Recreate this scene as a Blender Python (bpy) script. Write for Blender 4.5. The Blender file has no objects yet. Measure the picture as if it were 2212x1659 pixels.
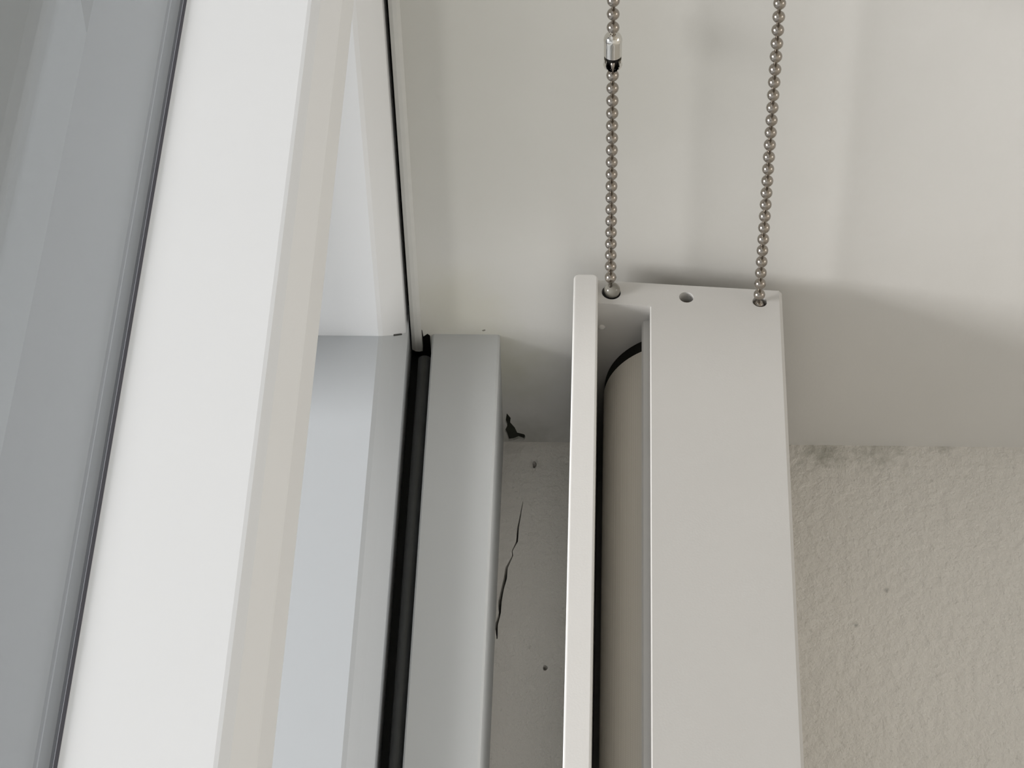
import bpy, bmesh, math, random
from mathutils import Matrix, Vector
random.seed(4)
S = bpy.context.scene
COL = S.collection

# ------------------------------------------------------------------ camera
# the photograph was taken upside down: the camera looks up into a room corner, rolled by 180 degrees
cam_d = bpy.data.cameras.new('camera')
cam = bpy.data.objects.new('camera', cam_d)
COL.objects.link(cam)
cam_d.sensor_width = 36.0
cam_d.lens = 36.0 * 5888.84 / 2212.0
cam_d.clip_start = 0.01
right = Vector((-0.03144841, -0.99930943, 0.01979061))
down = Vector((0.74726599, -0.01035772, 0.66444432))
fwd = Vector((-0.66378049, 0.03568456, 0.74707568))
mat = Matrix((right, -down, -fwd)).transposed().to_4x4()
mat.translation = Vector((0.68714535, -0.02428075, 1.59282625))
cam.matrix_world = mat
S.camera = cam

# ------------------------------------------------------------------ world, daylight, exposure
W = bpy.data.worlds.new('overcast_sky')
S.world = W
W.use_nodes = True
bg = W.node_tree.nodes['Background']
bg.inputs['Color'].default_value = (0.93, 0.965, 1.0, 1)
bg.inputs['Strength'].default_value = 1.05


def area(name, loc, target, sx, sy, power, col):
    d = bpy.data.lights.new(name, 'AREA')
    d.shape = 'RECTANGLE'
    d.size, d.size_y = sx, sy
    d.energy = power
    d.color = col
    o = bpy.data.objects.new(name, d)
    COL.objects.link(o)
    o.location = loc
    o.rotation_euler = (Vector(target) - Vector(loc)).to_track_quat('-Z', 'Y').to_euler()
    return o


# daylight thrown back up into the room by the bright terrace and facade outside the window
area('daylight_from_terrace', (0.76, 2.6, 1.48), (0.0, -0.15, 2.3), 1.5, 0.75, 124, (1.0, 0.995, 0.985))
# added fill light in front of the windowless back wall
area('room_fill_light', (1.2, -3.3, 1.2), (1.2, 0.0, 1.9), 1.6, 1.3, 14.5, (1.0, 0.97, 0.93))

S.view_settings.view_transform = 'Standard'
S.view_settings.look = 'None'
S.view_settings.exposure = -0.1
S.view_settings.gamma = 1.0
S.view_settings.use_curve_mapping = False
S.cycles.use_denoising = True
S.cycles.max_bounces = 12
S.cycles.transparent_max_bounces = 12


# ------------------------------------------------------------------ materials
def base(name):
    m = bpy.data.materials.new(name)
    m.use_nodes = True
    nt = m.node_tree
    return m, nt, nt.nodes['Principled BSDF']


def plain(name, col, rough=0.5, metal=0.0, mottling=0.03, scale=60.0, bump=0.0, bump_scale=900.0, spec=0.5):
    m, nt, b = base(name)
    N, L = nt.nodes, nt.links
    tc = N.new('ShaderNodeTexCoord')
    no = N.new('ShaderNodeTexNoise')
    no.inputs['Scale'].default_value = scale
    no.inputs['Detail'].default_value = 4
    L.new(tc.outputs['Object'], no.inputs['Vector'])
    mx = N.new('ShaderNodeMix')
    mx.data_type = 'RGBA'
    mx.inputs[6].default_value = tuple(c * (1 - mottling) for c in col) + (1,)
    mx.inputs[7].default_value = tuple(min(1, c * (1 + mottling)) for c in col) + (1,)
    L.new(no.outputs['Fac'], mx.inputs['Factor'])
    L.new(mx.outputs[2], b.inputs['Base Color'])
    b.inputs['Roughness'].default_value = rough
    b.inputs['Metallic'].default_value = metal
    b.inputs['Specular IOR Level'].default_value = spec
    if bump:
        n2 = N.new('ShaderNodeTexNoise')
        n2.inputs['Scale'].default_value = bump_scale
        n2.inputs['Detail'].default_value = 3
        L.new(tc.outputs['Object'], n2.inputs['Vector'])
        bp = N.new('ShaderNodeBump')
        bp.inputs['Strength'].default_value = bump
        bp.inputs['Distance'].default_value = 0.001
        L.new(n2.outputs['Fac'], bp.inputs['Height'])
        L.new(bp.outputs['Normal'], b.inputs['Normal'])
    return m


def spot_mask(nt, tc, centre, radius, noise_scale=0.0, noise_amt=0.0):
    """soft round mask around a world point, broken up by noise, for stains and painted shade"""
    N, L = nt.nodes, nt.links
    src = tc.outputs['Object']
    if noise_amt:
        no = N.new('ShaderNodeTexNoise')
        no.inputs['Scale'].default_value = noise_scale
        no.inputs['Detail'].default_value = 5
        L.new(src, no.inputs['Vector'])
        ma = N.new('ShaderNodeVectorMath'); ma.operation = 'MULTIPLY_ADD'
        L.new(no.outputs['Color'], ma.inputs[0])
        ma.inputs[1].default_value = (noise_amt,) * 3
        sub = N.new('ShaderNodeVectorMath'); sub.operation = 'SUBTRACT'
        sub.inputs[1].default_value = (noise_amt * 0.5,) * 3
        L.new(src, ma.inputs[2])
        L.new(ma.outputs[0], sub.inputs[0])
        src = sub.outputs[0]
    di = N.new('ShaderNodeVectorMath'); di.operation = 'DISTANCE'
    L.new(src, di.inputs[0])
    di.inputs[1].default_value = centre
    mr = N.new('ShaderNodeMapRange')
    mr.interpolation_type = 'SMOOTHSTEP'
    mr.inputs['From Min'].default_value = radius
    mr.inputs['From Max'].default_value = 0.0
    L.new(di.outputs['Value'], mr.inputs['Value'])
    return mr.outputs['Result']


def plaster(name, col, stains_and_shade, bump, bump_scale, specks=False):
    m, nt, b = base(name)
    N, L = nt.nodes, nt.links
    tc = N.new('ShaderNodeTexCoord')
    no = N.new('ShaderNodeTexNoise')
    no.inputs['Scale'].default_value = 14
    no.inputs['Detail'].default_value = 6
    L.new(tc.outputs['Object'], no.inputs['Vector'])
    mx = N.new('ShaderNodeMix'); mx.data_type = 'RGBA'
    mx.inputs[6].default_value = tuple(c * 0.95 for c in col) + (1,)
    mx.inputs[7].default_value = tuple(min(1, c * 1.04) for c in col) + (1,)
    L.new(no.outputs['Fac'], mx.inputs['Factor'])
    cur = mx.outputs[2]
    for centre, radius, scol, amt, ns, na in stains_and_shade:
        f = spot_mask(nt, tc, centre, radius, ns, na)
        ml = N.new('ShaderNodeMath'); ml.operation = 'MULTIPLY'
        L.new(f, ml.inputs[0]); ml.inputs[1].default_value = amt
        m2 = N.new('ShaderNodeMix'); m2.data_type = 'RGBA'
        L.new(ml.outputs[0], m2.inputs['Factor'])
        L.new(cur, m2.inputs[6])
        m2.inputs[7].default_value = scol + (1,)
        cur = m2.outputs[2]
    if specks:
        vo = N.new('ShaderNodeTexNoise')
        vo.inputs['Scale'].default_value = 330
        vo.inputs['Detail'].default_value = 2
        L.new(tc.outputs['Object'], vo.inputs['Vector'])
        mr = N.new('ShaderNodeMapRange')
        mr.inputs['From Min'].default_value = 0.68
        mr.inputs['From Max'].default_value = 0.80
        mr.inputs['To Max'].default_value = 0.22
        L.new(vo.outputs['Fac'], mr.inputs['Value'])
        m3 = N.new('ShaderNodeMix'); m3.data_type = 'RGBA'
        L.new(mr.outputs['Result'], m3.inputs['Factor'])
        L.new(cur, m3.inputs[6])
        m3.inputs[7].default_value = (0.12, 0.12, 0.09, 1)
        cur = m3.outputs[2]
    L.new(cur, b.inputs['Base Color'])
    b.inputs['Roughness'].default_value = 0.85
    b.inputs['Specular IOR Level'].default_value = 0.25
    n2 = N.new('ShaderNodeTexNoise')
    n2.inputs['Scale'].default_value = bump_scale
    n2.inputs['Detail'].default_value = 5
    n2.inputs['Roughness'].default_value = 0.6
    L.new(tc.outputs['Object'], n2.inputs['Vector'])
    bp = N.new('ShaderNodeBump')
    bp.inputs['Strength'].default_value = bump
    bp.inputs['Distance'].default_value = 0.002
    L.new(n2.outputs['Fac'], bp.inputs['Height'])
    L.new(bp.outputs['Normal'], b.inputs['Normal'])
    return m


def glass_mat():
    m, nt, b = base('clear_glass')
    N, L = nt.nodes, nt.links
    N.remove(b)
    out = N['Material Output']
    lw = N.new('ShaderNodeLayerWeight')
    lw.inputs['Blend'].default_value = 0.5
    pw = N.new('ShaderNodeMath'); pw.operation = 'POWER'
    L.new(lw.outputs['Facing'], pw.inputs[0]); pw.inputs[1].default_value = 5.0
    ma = N.new('ShaderNodeMath'); ma.operation = 'MULTIPLY_ADD'
    L.new(pw.outputs[0], ma.inputs[0]); ma.inputs[1].default_value = 0.46; ma.inputs[2].default_value = 0.04
    tr = N.new('ShaderNodeBsdfTransparent')
    tr.inputs['Color'].default_value = (0.972, 0.97, 0.972, 1)
    gl = N.new('ShaderNodeBsdfGlossy')
    gl.inputs['Roughness'].default_value = 0.02
    gl.inputs['Color'].default_value = (0.95, 0.98, 1.0, 1)
    mx = N.new('ShaderNodeMixShader')
    L.new(ma.outputs[0], mx.inputs[0]); L.new(tr.outputs[0], mx.inputs[1]); L.new(gl.outputs[0], mx.inputs[2])
    L.new(mx.outputs[0], out.inputs['Surface'])
    return m


def fabric_mat():
    m, nt, b = base('blind_fabric')
    N, L = nt.nodes, nt.links
    tc = N.new('ShaderNodeTexCoord')
    cols = []
    for ax in ('X', 'Y'):
        w = N.new('ShaderNodeTexWave')
        w.bands_direction = ax
        w.inputs['Scale'].default_value = 420
        w.inputs['Distortion'].default_value = 0.6
        L.new(tc.outputs['Object'], w.inputs['Vector'])
        cols.append(w)
    mu = N.new('ShaderNodeMath'); mu.operation = 'MULTIPLY'
    L.new(cols[0].outputs['Fac'], mu.inputs[0]); L.new(cols[1].outputs['Fac'], mu.inputs[1])
    mx = N.new('ShaderNodeMix'); mx.data_type = 'RGBA'
    mx.inputs[6].default_value = (0.84, 0.79, 0.70, 1)
    mx.inputs[7].default_value = (0.93, 0.88, 0.79, 1)
    L.new(mu.outputs[0], mx.inputs['Factor'])
    L.new(mx.outputs[2], b.inputs['Base Color'])
    b.inputs['Roughness'].default_value = 0.9
    return m


M = {}
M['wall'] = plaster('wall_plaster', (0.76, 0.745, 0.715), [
    ((0, 0.060, 2.20), 0.24, (0.50, 0.49, 0.43), 0.62, 16, 0.06),  # grime tint spread wide to paint in the shade near the frame
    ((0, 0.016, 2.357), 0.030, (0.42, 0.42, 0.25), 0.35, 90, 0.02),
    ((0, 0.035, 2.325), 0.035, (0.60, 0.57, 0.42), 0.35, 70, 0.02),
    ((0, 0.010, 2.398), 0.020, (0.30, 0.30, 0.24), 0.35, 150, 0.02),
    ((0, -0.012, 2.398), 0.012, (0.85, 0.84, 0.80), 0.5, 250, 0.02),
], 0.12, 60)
M['ceiling'] = plaster('ceiling_plaster', (0.84, 0.81, 0.755), [
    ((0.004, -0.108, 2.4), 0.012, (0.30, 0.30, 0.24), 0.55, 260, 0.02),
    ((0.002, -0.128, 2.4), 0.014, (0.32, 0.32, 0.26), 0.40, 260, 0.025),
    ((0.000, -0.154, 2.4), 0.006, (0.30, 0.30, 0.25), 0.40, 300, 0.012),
    ((0.0703, -0.1276, 2.4), 0.0014, (0.12, 0.12, 0.10), 0.5, 500, 0.002),
    ((0.0863, -0.1156, 2.4), 0.0013, (0.10, 0.11, 0.10), 0.5, 500, 0.002),
    ((0.0115, 0.0042, 2.4), 0.003, (0.2, 0.2, 0.17), 0.4, 500, 0.006),
], 0.8, 230, specks=True)
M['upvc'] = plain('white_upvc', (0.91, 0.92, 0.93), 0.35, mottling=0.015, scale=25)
M['frame'] = plain('upvc_head_shaded', (0.60, 0.625, 0.65), 0.4, mottling=0.015, scale=25)  # head's copy of the jamb plastic, darkened to paint in its shade
M['filler'] = plain('painted_filler_strip', (0.55, 0.56, 0.555), 0.6, mottling=0.03, scale=30, bump=0.05, bump_scale=300)
M['caulk'] = plain('white_caulk', (0.66, 0.65, 0.61), 0.6, mottling=0.05, scale=120)
M['rubber'] = plain('black_rubber', (0.012, 0.012, 0.011), 0.55, mottling=0.2, scale=150, spec=0.3)
M['rubber_grey'] = plain('worn_grey_rubber', (0.045, 0.046, 0.044), 0.3, mottling=0.35, scale=220, spec=0.5)
M['seal_grey'] = plain('grey_glazing_seal', (0.10, 0.10, 0.12), 0.85, mottling=0.1, scale=100)
M['anthracite'] = plain('anthracite_capping', (0.12, 0.125, 0.13), 0.6, mottling=0.05, scale=30)
M['glass'] = glass_mat()
M['blind'] = plain('blind_coat_lit', (0.80, 0.785, 0.76), 0.6, mottling=0.02, scale=40, bump=0.03, bump_scale=1500, spec=0.25)  # same plastic as the fascia, lighter to paint in the brighter light
M['cassette'] = plain('blind_coat_shaded', (0.65, 0.635, 0.61), 0.55, mottling=0.02, scale=40, bump=0.03, bump_scale=1500, spec=0.3)  # darker copy of the back plate's plastic, its shade put into the colour
M['fabric'] = fabric_mat()
M['black'] = plain('black_plastic_and_shade', (0.01, 0.009, 0.008), 0.6, mottling=0.1, spec=0.2)
M['cavity'] = plain('torn_shade_brown', (0.035, 0.036, 0.026), 0.9, mottling=0.5, scale=300)  # dark brown that paints the shade inside the tear
M['steel'] = plain('nickel_plated_steel', (0.37, 0.335, 0.295), 0.2, metal=1.0, mottling=0.08, scale=300)
M['chrome'] = plain('bright_nickel', (0.74, 0.72, 0.68), 0.1, metal=1.0, mottling=0.03, scale=300)
M['clear_plastic'] = plain('smoky_clear_plastic', (0.26, 0.245, 0.21), 0.08, mottling=0.2, scale=400)
M['floor'] = plain('pale_floor', (0.72, 0.68, 0.61), 0.5, mottling=0.12, scale=8)
M['paint'] = plain('white_wall_paint', (0.84, 0.825, 0.79), 0.8, mottling=0.02, scale=8)
M['terrace'] = plain('pale_concrete', (0.58, 0.59, 0.60), 0.9, mottling=0.1, scale=10)
M['soffit'] = plain('grey_concrete', (0.12, 0.128, 0.132), 0.9, mottling=0.05, scale=6)


# ------------------------------------------------------------------ mesh helpers
def obj(name, bm, m, parent=None, smooth=False, label=None):
    me = bpy.data.meshes.new(name)
    bmesh.ops.recalc_face_normals(bm, faces=bm.faces)
    bm.to_mesh(me)
    bm.free()
    if smooth:
        for p in me.polygons:
            p.use_smooth = True
    me.materials.append(m)
    o = bpy.data.objects.new(name, me)
    COL.objects.link(o)
    if parent is not None:
        o.parent = parent
    if label:
        o['label'] = label
    return o


def empty(name, loc):
    o = bpy.data.objects.new(name, None)
    COL.objects.link(o)
    o.location = loc
    o.empty_display_size = 0.05
    return o


def hang(o, parent):
    """parent an object built in world coordinates to an empty that is not at the origin"""
    o.parent = parent
    o.matrix_parent_inverse = Matrix.Translation(parent.location).inverted()
    return o


def tag(o, label, cat, group=None, kind=None):
    o['label'] = label
    o['category'] = cat
    if group:
        o['group'] = group
    if kind:
        o['kind'] = kind
    return o


def box(bm, x0, x1, y0, y1, z0, z1):
    v = [bm.verts.new(p) for p in ((x0, y0, z0), (x1, y0, z0), (x1, y1, z0), (x0, y1, z0),
                                   (x0, y0, z1), (x1, y0, z1), (x1, y1, z1), (x0, y1, z1))]
    for f in ((0, 3, 2, 1), (4, 5, 6, 7), (0, 1, 5, 4), (1, 2, 6, 5), (2, 3, 7, 6), (3, 0, 4, 7)):
        bm.faces.new([v[i] for i in f])
    return bm


def boxbm(*a):
    return box(bmesh.new(), *a)


def prism(bm, prof, a0, a1, fn):
    """extrude a closed profile from a0 to a1; fn((p, q), a) gives the 3-D point"""
    A = [bm.verts.new(fn(p, a0)) for p in prof]
    B = [bm.verts.new(fn(p, a1)) for p in prof]
    n = len(prof)
    for i in range(n):
        bm.faces.new((A[i], A[(i + 1) % n], B[(i + 1) % n], B[i]))
    bm.faces.new(A[::-1])
    bm.faces.new(B)
    return bm


def along_x(prof, x0, x1):          # profile in (y, z)
    return prism(bmesh.new(), prof, x0, x1, lambda p, a: (a, p[0], p[1]))


def along_z(prof, z0, z1):          # profile in (x, y)
    return prism(bmesh.new(), prof, z0, z1, lambda p, a: (p[0], p[1], a))


def arc(cy, cz, r, a0, a1, n):
    return [(cy + r * math.cos(math.radians(a0 + (a1 - a0) * i / n)),
             cz + r * math.sin(math.radians(a0 + (a1 - a0) * i / n))) for i in range(n + 1)]


def cut(o, cutters):
    """boolean-subtract meshes and bake the result; the cutters are removed again"""
    dg = None
    objs = []
    for bm in cutters:
        c = obj('cutter', bm, M['black'])
        objs.append(c)
        md = o.modifiers.new('cut', 'BOOLEAN')
        md.operation = 'DIFFERENCE'
        md.solver = 'EXACT'
        md.object = c
    bpy.context.view_layer.update()
    dg = bpy.context.evaluated_depsgraph_get()
    me = bpy.data.meshes.new_from_object(o.evaluated_get(dg))
    old = o.data
    o.modifiers.clear()
    o.data = me
    me.name = old.name
    while len(me.materials) > 1:
        me.materials.pop()
    for c in objs:
        d = c.data
        bpy.data.objects.remove(c)
        bpy.data.meshes.remove(d)
    bpy.data.meshes.remove(old)


# ------------------------------------------------------------------ the room
RX, RY, CZ = 2.3, -3.4, 2.4         # right wall, back wall, ceiling height
YW = 0.0458                         # the side wall's plaster ends here, against the window frame
ZF = 2.3386                         # underside of the filler strip and of the window head

# side wall at the corner in view, with a torn patch of plaster up in the corner
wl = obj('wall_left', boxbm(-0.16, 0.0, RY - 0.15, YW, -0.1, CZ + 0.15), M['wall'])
tag(wl, 'off-white plastered side wall behind the bead chains', 'wall', kind='structure')
torn = [(0.0150, 2.3832), (0.0135, 2.3860), (0.0138, 2.3885), (0.0121, 2.3915), (0.0112, 2.3945), (0.0085, 2.3955),
        (0.0080, 2.3968), (0.0086, 2.3990), (0.0108, 2.3980), (0.0128, 2.3993), (0.0145, 2.3996), (0.0152, 2.3960),
        (0.0160, 2.3935), (0.0150, 2.3905), (0.0156, 2.3880)]
notch = [(0.0427, 2.3395), (0.0436, 2.3385), (0.0452, 2.3400), (0.0455, 2.3365), (0.0470, 2.3360), (0.0470, 2.3600), (0.0427, 2.3600)]
chip = [(0.0218, 2.3364), (0.0222, 2.3359), (0.0230, 2.3361), (0.0233, 2.3366), (0.0226, 2.3369)]
cut(wl, [prism(bmesh.new(), q, -0.018, 0.003, lambda p, a: (a, p[0], p[1])) for q in (notch, chip)] + [prism(bmesh.new(), torn, -0.060, 0.003, lambda p, a: (a, p[0], p[1]))])

obj('torn_shade_plug', prism(bmesh.new(), torn, -0.050, -0.0012, lambda p, a: (a, p[0], p[1])), M['cavity'], parent=wl, label='dark plug standing in for the shade behind the torn plaster')  # solid dark filling, painted shade for the hollow
# ceiling with a crack and a few pits
ce = obj('ceiling', boxbm(-0.16, RX + 0.15, RY - 0.15, 0.30, CZ, CZ + 0.15), M['ceiling'])
tag(ce, 'rough off-white plaster ceiling with a crack beside the blind', 'ceiling', kind='structure')


def ribbon(pts):
    left, rgt = [], []
    for i, (x, y, w) in enumerate(pts):
        j = 0.0004 * math.sin(i * 2.7)
        left.append((x, y + j + w * 0.5))
        rgt.append((x, y + j - w * 0.5))
    return left + rgt[::-1]


crack = [(0.030, 0.0082, 0.0002), (0.0427, 0.0095, 0.0006), (0.0494, 0.0102, 0.0007), (0.0540, 0.0112, 0.0003), (0.0561, 0.0117, 0.0004),
         (0.0620, 0.0131, 0.0009), (0.0670, 0.0139, 0.0012), (0.0720, 0.0146, 0.0010), (0.0778, 0.0152, 0.0013),
         (0.0830, 0.0155, 0.0008), (0.0885, 0.0159, 0.0011), (0.0948, 0.0162, 0.0003)]
pit = [(0.1075 + 0.0012 * math.cos(a) * (1 + 0.4 * math.sin(3 * a)), -0.0022 + 0.0009 * math.sin(a)) for a in [i * math.pi / 4 for i in range(8)]]
pit2 = [(0.0115 + 0.0018 * math.cos(a) * (1 + 0.4 * math.sin(3 * a)), 0.0042 + 0.0008 * math.sin(a)) for a in [i * math.pi / 4 for i in range(8)]]
cut(ce, [prism(bmesh.new(), q, CZ - 0.003, CZ + 0.012, lambda p, a: (p[0], p[1], a)) for q in (ribbon(crack), pit, pit2)])

fl = obj('floor', boxbm(-0.16, RX + 0.15, RY - 0.15, 0.30, -0.1, 0.0), M['floor'])
tag(fl, 'pale floor of the room below the window', 'floor', kind='structure')
wr = obj('wall_right', boxbm(RX, RX + 0.15, RY - 0.15, YW, 0.0, CZ), M['paint'])
tag(wr, 'white painted wall at the far end of the window', 'wall', kind='structure')
wb = obj('wall_back', boxbm(0.0, RX, RY - 0.15, RY, 0.0, CZ), M['paint'])
tag(wb, 'white painted wall opposite the window', 'wall', kind='structure')
SILL = 0.55
wf = obj('wall_front', boxbm(0.0, RX, 0.05, 0.30, 0.0, SILL), M['paint'])
tag(wf, 'low white wall under the window', 'wall', kind='structure')

# ------------------------------------------------------------------ the window
GY = 0.0833                         # inner face of the glass
ZT = 2.0386                         # underside of the transom
win = empty('window_1', (RX / 2, 0.09, SILL))
tag(win, 'white plastic window frame with stepped transom and black rubber seals', 'window', kind='structure')

# head: chamfer towards the room, then the flat underside
HZ = ZF - 0.0160                    # the frame stands proud of the plaster by a good centimetre
head_prof = [(0.0505, HZ + 0.0118), (0.0552, HZ + 0.0058), (0.0585, HZ + 0.001), (0.0600, HZ), (0.1350, HZ), (0.1350, 2.399), (0.0505, 2.399)]
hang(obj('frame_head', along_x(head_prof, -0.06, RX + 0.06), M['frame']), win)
# jambs: the same profile standing upright
jp = [(0.0042, 0.0512), (0.0102, 0.0552), (0.0150, 0.0585), (0.0160, 0.0600), (0.0160, 0.1350), (-0.06, 0.1350), (-0.06, 0.0512)]
hang(obj('frame_jamb', along_z(jp, SILL, 2.3900), M['upvc']), win)
jr = [(RX - x, y) for x, y in jp]
hang(obj('frame_jamb', along_z(jr, SILL, 2.3900), M['upvc']), win)
# sealed joint where head and jamb meet
# sill rail
hang(obj('frame_sill', boxbm(0.0, RX, 0.0512, 0.1350, SILL, SILL + 0.06), M['upvc']), win)
# transom with a stepped, chamfered inner edge
tp = [(GY + 0.0003, ZT), (0.0522, ZT), (0.0513, ZT + 0.0001), (0.0492, ZT + 0.0012), (0.0489, ZT + 0.0018), (0.0453, ZT + 0.0086),
      (0.0450, ZT + 0.0094), (0.0449, ZT + 0.029), (0.0600, ZT + 0.040), (GY + 0.0120, ZT + 0.040),
      (GY + 0.0120, ZT + 0.012), (GY + 0.0003, ZT + 0.012)]
hang(obj('transom', along_x(tp, 0.002, RX - 0.002), M['upvc']), win)
oc = [(GY + 0.0004, ZT), (GY + 0.0230, ZT), (GY + 0.0230, ZT + 0.040), (GY + 0.0125, ZT + 0.040), (GY + 0.0125, ZT + 0.0118), (GY + 0.0004, ZT + 0.0118)]
hang(obj('outer_capping', along_x(oc, 0.002, RX - 0.002), M['anthracite'], label='dark grey capping on the outer side of the transom'), win)
# glazing beads, seals and panes
hang(obj('glazing_seal', along_x([(GY - 0.0006, ZT - 0.0001), (GY + 0.0001, ZT - 0.0006), (GY + 0.0001, ZT + 0.004), (GY - 0.0006, ZT + 0.004)], 0.002, RX - 0.002), M['seal_grey']), win)
hang(obj('pane', boxbm(0.002, RX - 0.002, GY + 0.0002, GY + 0.0018, SILL + 0.055, ZT - 0.0001), M['glass'], label='large lower glass pane reflecting the transom'), win)
hang(obj('pane', boxbm(0.002, RX - 0.002, GY + 0.0002, GY + 0.0018, ZT + 0.040, ZF - 0.002), M['glass'], label='narrow upper glass pane above the transom'), win)

# rubber seals in the groove between head and filler strip
hang(obj('rubber_seal', along_x([(0.0468, 2.3545), (0.0475, 2.3530), (0.0504, 2.3530), (0.0504, 2.3600), (0.0468, 2.3600)], -0.002, RX), M['rubber']), win)
g2 = arc(0.04425, 2.3425, 0.00245, 180, 360, 10) + [(0.0467, 2.3600), (0.0418, 2.3600)]
hang(obj('rubber_seal', along_x(g2, 0.0095, RX), M['rubber_grey'], smooth=True), win)
# filler strip between the window head and the ceiling, on the room side
fs = [(0.0166, ZF + 0.0006), (0.0174, ZF), (0.0412, ZF), (0.0418, ZF + 0.0006), (0.0418, CZ), (0.0166, CZ)]
hang(obj('filler_strip', along_x(fs, 0.0, RX), M['filler'], label='light grey painted strip between the window head and ceiling'), win)
# black blocks painting in the shade of the groove, notch and jamb gap
hang(obj('groove_shade', boxbm(-0.02, RX, 0.0418, 0.0505, 2.3600, 2.399), M['black']), win)
hang(obj('groove_shade', boxbm(-0.017, -0.0025, 0.0420, 0.0466, 2.3370, 2.3620), M['black']), win)
hang(obj('jamb_gap_shade', boxbm(-0.06, -0.0098, YW, 0.0512, SILL, 2.3600), M['black']), win)
# thin bead of caulk along the plaster edge beside the jamb
cb = [(-0.0120, 0.0458), (0.0001, 0.0458), (0.0004, 0.0470), (0.0003, 0.0484), (-0.0006, 0.0498), (-0.0120, 0.0499)]
hang(obj('caulk_bead', along_z(cb, SILL, 2.3480), M['caulk']), win)

# ------------------------------------------------------------------ outside
so = obj('added_sky_block_slab', boxbm(-2.0, 5.0, 0.137, 1.0, 2.50, 2.75), M['soffit'])  # added overhead slab: hides the sky in the glass, depth set for skylight
tag(so, 'added grey concrete slab outside, blocking the sky behind the window glass', 'slab', kind='structure')
pi_ = obj('shading_pier', boxbm(-0.16, 0.056, 0.137, 0.30, -0.1, 2.50), M['soffit'])  # added pier, sized to shade the wall near the frame
tag(pi_, 'added grey pier outside, shading the wall beside the window jamb', 'wall', kind='structure')
te = obj('terrace', boxbm(-6.0, 9.0, 0.30, 14.0, -0.3, -0.1), M['terrace'])
tag(te, 'pale concrete terrace outside the window', 'ground', kind='structure')

# ------------------------------------------------------------------ the roller blind
XE = 0.011                          # end of the blind, a centimetre off the side wall
XC = 0.0222                         # inner face of the end cap
XL = 2.26
bl = empty('roller_blind', (0.02, -0.05, CZ))
tag(bl, 'white cassette roller blind fixed to the ceiling', 'roller blind')


def zb(y):                          # underside of the cassette rises slightly towards the room
    return 2.2976 + (-0.0212 - y) * 0.071


def make_cap(x0, x1):
    prof = [(-0.0186, zb(-0.0186)), (-0.0846, zb(-0.0846)), (-0.0857, zb(-0.0857) + 0.0012), (-0.0857, CZ), (-0.0186, CZ)]
    bm = along_x(prof, x0, x1)
    return bm


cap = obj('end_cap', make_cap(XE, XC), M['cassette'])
hang(cap, bl)


def drill(x, y, r, sx=1.0):
    ring = [(x + r * math.sin(i * math.pi / 12), y + sx * r * math.cos(i * math.pi / 12)) for i in range(24)]
    return prism(bmesh.new(), ring, 2.285, 2.316, lambda p, a: (p[0], p[1], a))


cut(cap, [drill(0.0166, -0.0246, 0.0034), drill(0.0168, -0.0514, 0.0026), drill(0.0169, -0.0776, 0.0026)])
cap2 = hang(obj('end_cap', make_cap(XL, XL + 0.0115), M['blind']), bl)
# back plate with a rounded lower edge
bpb = boxbm(XE - 0.001, XL + 0.0125, -0.0199, -0.0112, 2.2952, CZ)
ends = [e for e in bpb.edges if abs(e.verts[0].co.z - e.verts[1].co.z) > 0.05]
bmesh.ops.bevel(bpb, geom=ends, offset=0.0020, segments=5, affect='EDGES', profile=0.5)
low = [e for e in bpb.edges if max(v.co.z for v in e.verts) < 2.30]
bmesh.ops.bevel(bpb, geom=low, offset=0.0007, segments=3, affect='EDGES', profile=0.5)
hang(obj('back_plate', bpb, M['blind']), bl)
# fascia: bottom panel with a chamfered lip, and the front face
fp = [(-0.0388, zb(-0.0388)), (-0.0846, zb(-0.0846)), (-0.0857, zb(-0.0857) + 0.0012), (-0.0857, CZ), (-0.0837, CZ), (-0.0837, 2.3090),
      (-0.0357, 2.3090), (-0.0356, 2.3080), (-0.0362, 2.3068), (-0.0383, 2.3062), (-0.0385, zb(-0.0385) + 0.0005)]
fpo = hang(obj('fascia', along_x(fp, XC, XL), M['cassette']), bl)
# top plate against the ceiling
hang(obj('top_plate', boxbm(XC, XL, -0.0837, -0.0196, CZ - 0.003, CZ), M['blind']), bl)
# rolled-up fabric and the black winding drum at its end
RC, RR = (-0.0525, 2.3420), 0.0303


def tube_x(c, r, x0, x1, n=96):
    return along_x([(c[0] + r * math.cos(2 * math.pi * i / n), c[1] + r * math.sin(2 * math.pi * i / n)) for i in range(n)], x0, x1)


hang(obj('winding_drum', tube_x(RC, RR - 0.0004, XC + 0.0002, 0.0280), M['black'], label='black plastic drum at the end of the fabric roll'), bl)
hang(obj('fabric_roll', tube_x(RC, RR, 0.0277, XL - 0.005), M['fabric'], label='rolled-up beige blind fabric'), bl)
# recessed fixing screw in the middle hole
bm = bmesh.new()
bmesh.ops.create_uvsphere(bm, u_segments=16, v_segments=8, radius=0.0017)
for v in bm.verts:
    v.co.z *= 0.45
    v.co += Vector((0.0170, -0.0514, 2.3035))
hang(obj('fixing_screw', bm, M['steel'], smooth=True), bl)
bm = bmesh.new()
bmesh.ops.create_uvsphere(bm, u_segments=12, v_segments=8, radius=0.0013)
for v in bm.verts:
    v.co.x *= 0.6
    v.co += Vector((XC, -0.0213, 2.3100))
hang(obj('locating_peg', bm, M['blind'], smooth=True), bl)

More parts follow.
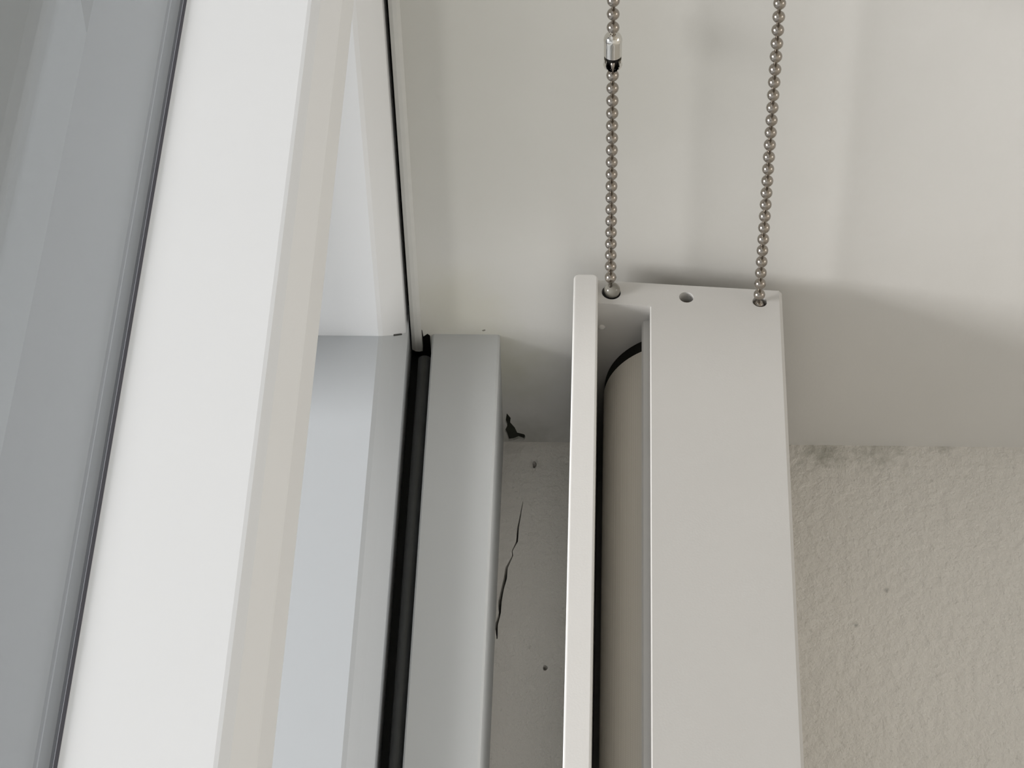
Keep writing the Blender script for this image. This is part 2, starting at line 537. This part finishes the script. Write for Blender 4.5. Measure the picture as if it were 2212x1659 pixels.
# ------------------------------------------------------------------ the bead chain
CY1, CY2, CX = -0.0243, -0.0773, 0.0167
PITCH, BR = 0.00562, 0.00210
ch = empty('bead_chain', (CX, (CY1 + CY2) / 2, 1.60))
tag(ch, 'nickel bead chain loop hanging from the end of the white roller blind', 'bead chain')
bm = bmesh.new()
bmesh.ops.create_uvsphere(bm, u_segments=16, v_segments=10, radius=BR)
bead_me = bpy.data.meshes.new('bead')
bm.to_mesh(bead_me)
bm.free()
for p in bead_me.polygons:
    p.use_smooth = True
bead_me.materials.append(M['steel'])

ZB = 1.60
rad = (CY1 - CY2) / 2
CLASP0, CLASP1 = 2.1761, 2.1920     # the snap connector sits between these heights on the window-side strand


def strand(y, ztop):
    z = ztop
    out = []
    while z > ZB + rad:
        out.append((CX, y, z))
        z -= PITCH
    return out


p1 = [(CX, CY1, 2.1944 + PITCH * k) for k in range(18)] + strand(CY1, CLASP0 - 0.0023)
p2 = strand(CY2, 2.3038)
loop = []
na = int(math.pi * rad / PITCH)
for i in range(1, na):
    a = math.pi * i / na
    loop.append((CX, CY2 + rad - rad * math.cos(a), ZB + rad - rad * math.sin(a)))
for p in p1 + p2 + loop:
    o = bpy.data.objects.new('bead', bead_me)
    COL.objects.link(o)
    o.location = p
    hang(o, ch)


def rod(a, b, r, n=8):
    bm = bmesh.new()
    a, b = Vector(a), Vector(b)
    q = (b - a).to_track_quat('Z', 'Y')
    rings = []
    for c in (a, b):
        rings.append([bm.verts.new(c + q @ Vector((r * math.cos(2 * math.pi * i / n), r * math.sin(2 * math.pi * i / n), 0))) for i in range(n)])
    for i in range(n):
        bm.faces.new((rings[0][i], rings[0][(i + 1) % n], rings[1][(i + 1) % n], rings[1][i]))
    bm.faces.new(rings[0][::-1]); bm.faces.new(rings[1])
    return bm


for y, top in ((CY1, 2.300), (CY2, 2.308)):
    hang(obj('link_wire', rod((CX, y, ZB + rad), (CX, y, top), 0.00065), M['steel'], smooth=True), ch)
bm = bmesh.new()
pts = [(CX, CY2 + rad - rad * math.cos(math.pi * i / 24), ZB + rad - rad * math.sin(math.pi * i / 24)) for i in range(25)]
for i in range(24):
    b2 = rod(pts[i], pts[i + 1], 0.00065, 6)
    me = bpy.data.meshes.new('tmp'); b2.to_mesh(me); b2.free(); bm.from_mesh(me); bpy.data.meshes.remove(me)
hang(obj('link_wire', bm, M['steel'], smooth=True), ch)

# snap connector: a bright capsule, slotted open towards its upper end
CRr = 0.00295
ang0 = math.atan2(0.0, 1.0)
prof = []
for i in range(9):
    a = math.pi / 2 * i / 8
    prof.append((CRr * math.sin(a) + 0.0001, CLASP0 + CRr * (1 - math.cos(a))))
for i in range(1, 9):
    prof.append((CRr, CLASP0 + CRr + (CLASP1 - CLASP0 - 2 * CRr) * i / 8))
for i in range(1, 8):
    a = math.pi / 2 * i / 8
    prof.append((CRr * math.cos(a) + 0.0002, CLASP1 - CRr + CRr * math.sin(a)))
NS = 36
bm = bmesh.new()
rings = [[bm.verts.new((CX + r * math.cos(2 * math.pi * k / NS), CY1 + r * math.sin(2 * math.pi * k / NS), z)) for k in range(NS)] for r, z in prof]
ZS = CLASP0 + 0.0088
for i in range(len(rings) - 1):
    zc = (prof[i][1] + prof[i + 1][1]) / 2
    for k in range(NS):
        a = math.degrees(2 * math.pi * (k + 0.5) / NS)
        a = (a + 180) % 360 - 180
        if zc > ZS:
            t = (zc - ZS) / (CLASP1 - ZS)
            if abs(a) < 78 * (1 - t) + 8:
                continue
        bm.faces.new((rings[i][k], rings[i][(k + 1) % NS], rings[i + 1][(k + 1) % NS], rings[i + 1][k]))
clasp = hang(obj('connector', bm, M['chrome'], smooth=True, label='bright capsule-shaped snap connector'), ch)
bm = bmesh.new()
bmesh.ops.create_uvsphere(bm, u_segments=20, v_segments=12, radius=0.0026)
for v in bm.verts:
    v.co.z *= 2.6
    v.co += Vector((CX - 0.0003, CY1, (CLASP0 + CLASP1) / 2))
core = obj('connector_core', bm, M['black'], smooth=True)
core.parent = clasp
core.matrix_parent_inverse = Matrix.Identity(4)
core2 = obj('connector_pin', rod((CX + 0.0022, CY1, CLASP1 - 0.0050), (CX + 0.0006, CY1, CLASP1 + 0.0012), 0.0007), M['steel'], smooth=True)
core2.parent = clasp

# clear stop ball caught in the first hole
bm = bmesh.new()
bmesh.ops.create_uvsphere(bm, u_segments=24, v_segments=14, radius=0.0029)
for v in bm.verts:
    v.co += Vector((CX - 0.0006, CY1 - 0.0006, 2.2972))
hang(obj('stop_ball', bm, M['clear_plastic'], smooth=True, label='smoky plastic stop ball in the first hole'), ch)

# joint between head and jamb, showing as a short dark line on the chamfer
hang(obj('joint_line', rod((0.0066, 0.0527, HZ + 0.0092), (0.0102, 0.0552, HZ + 0.0058), 0.0004), M['rubber_grey']), win)
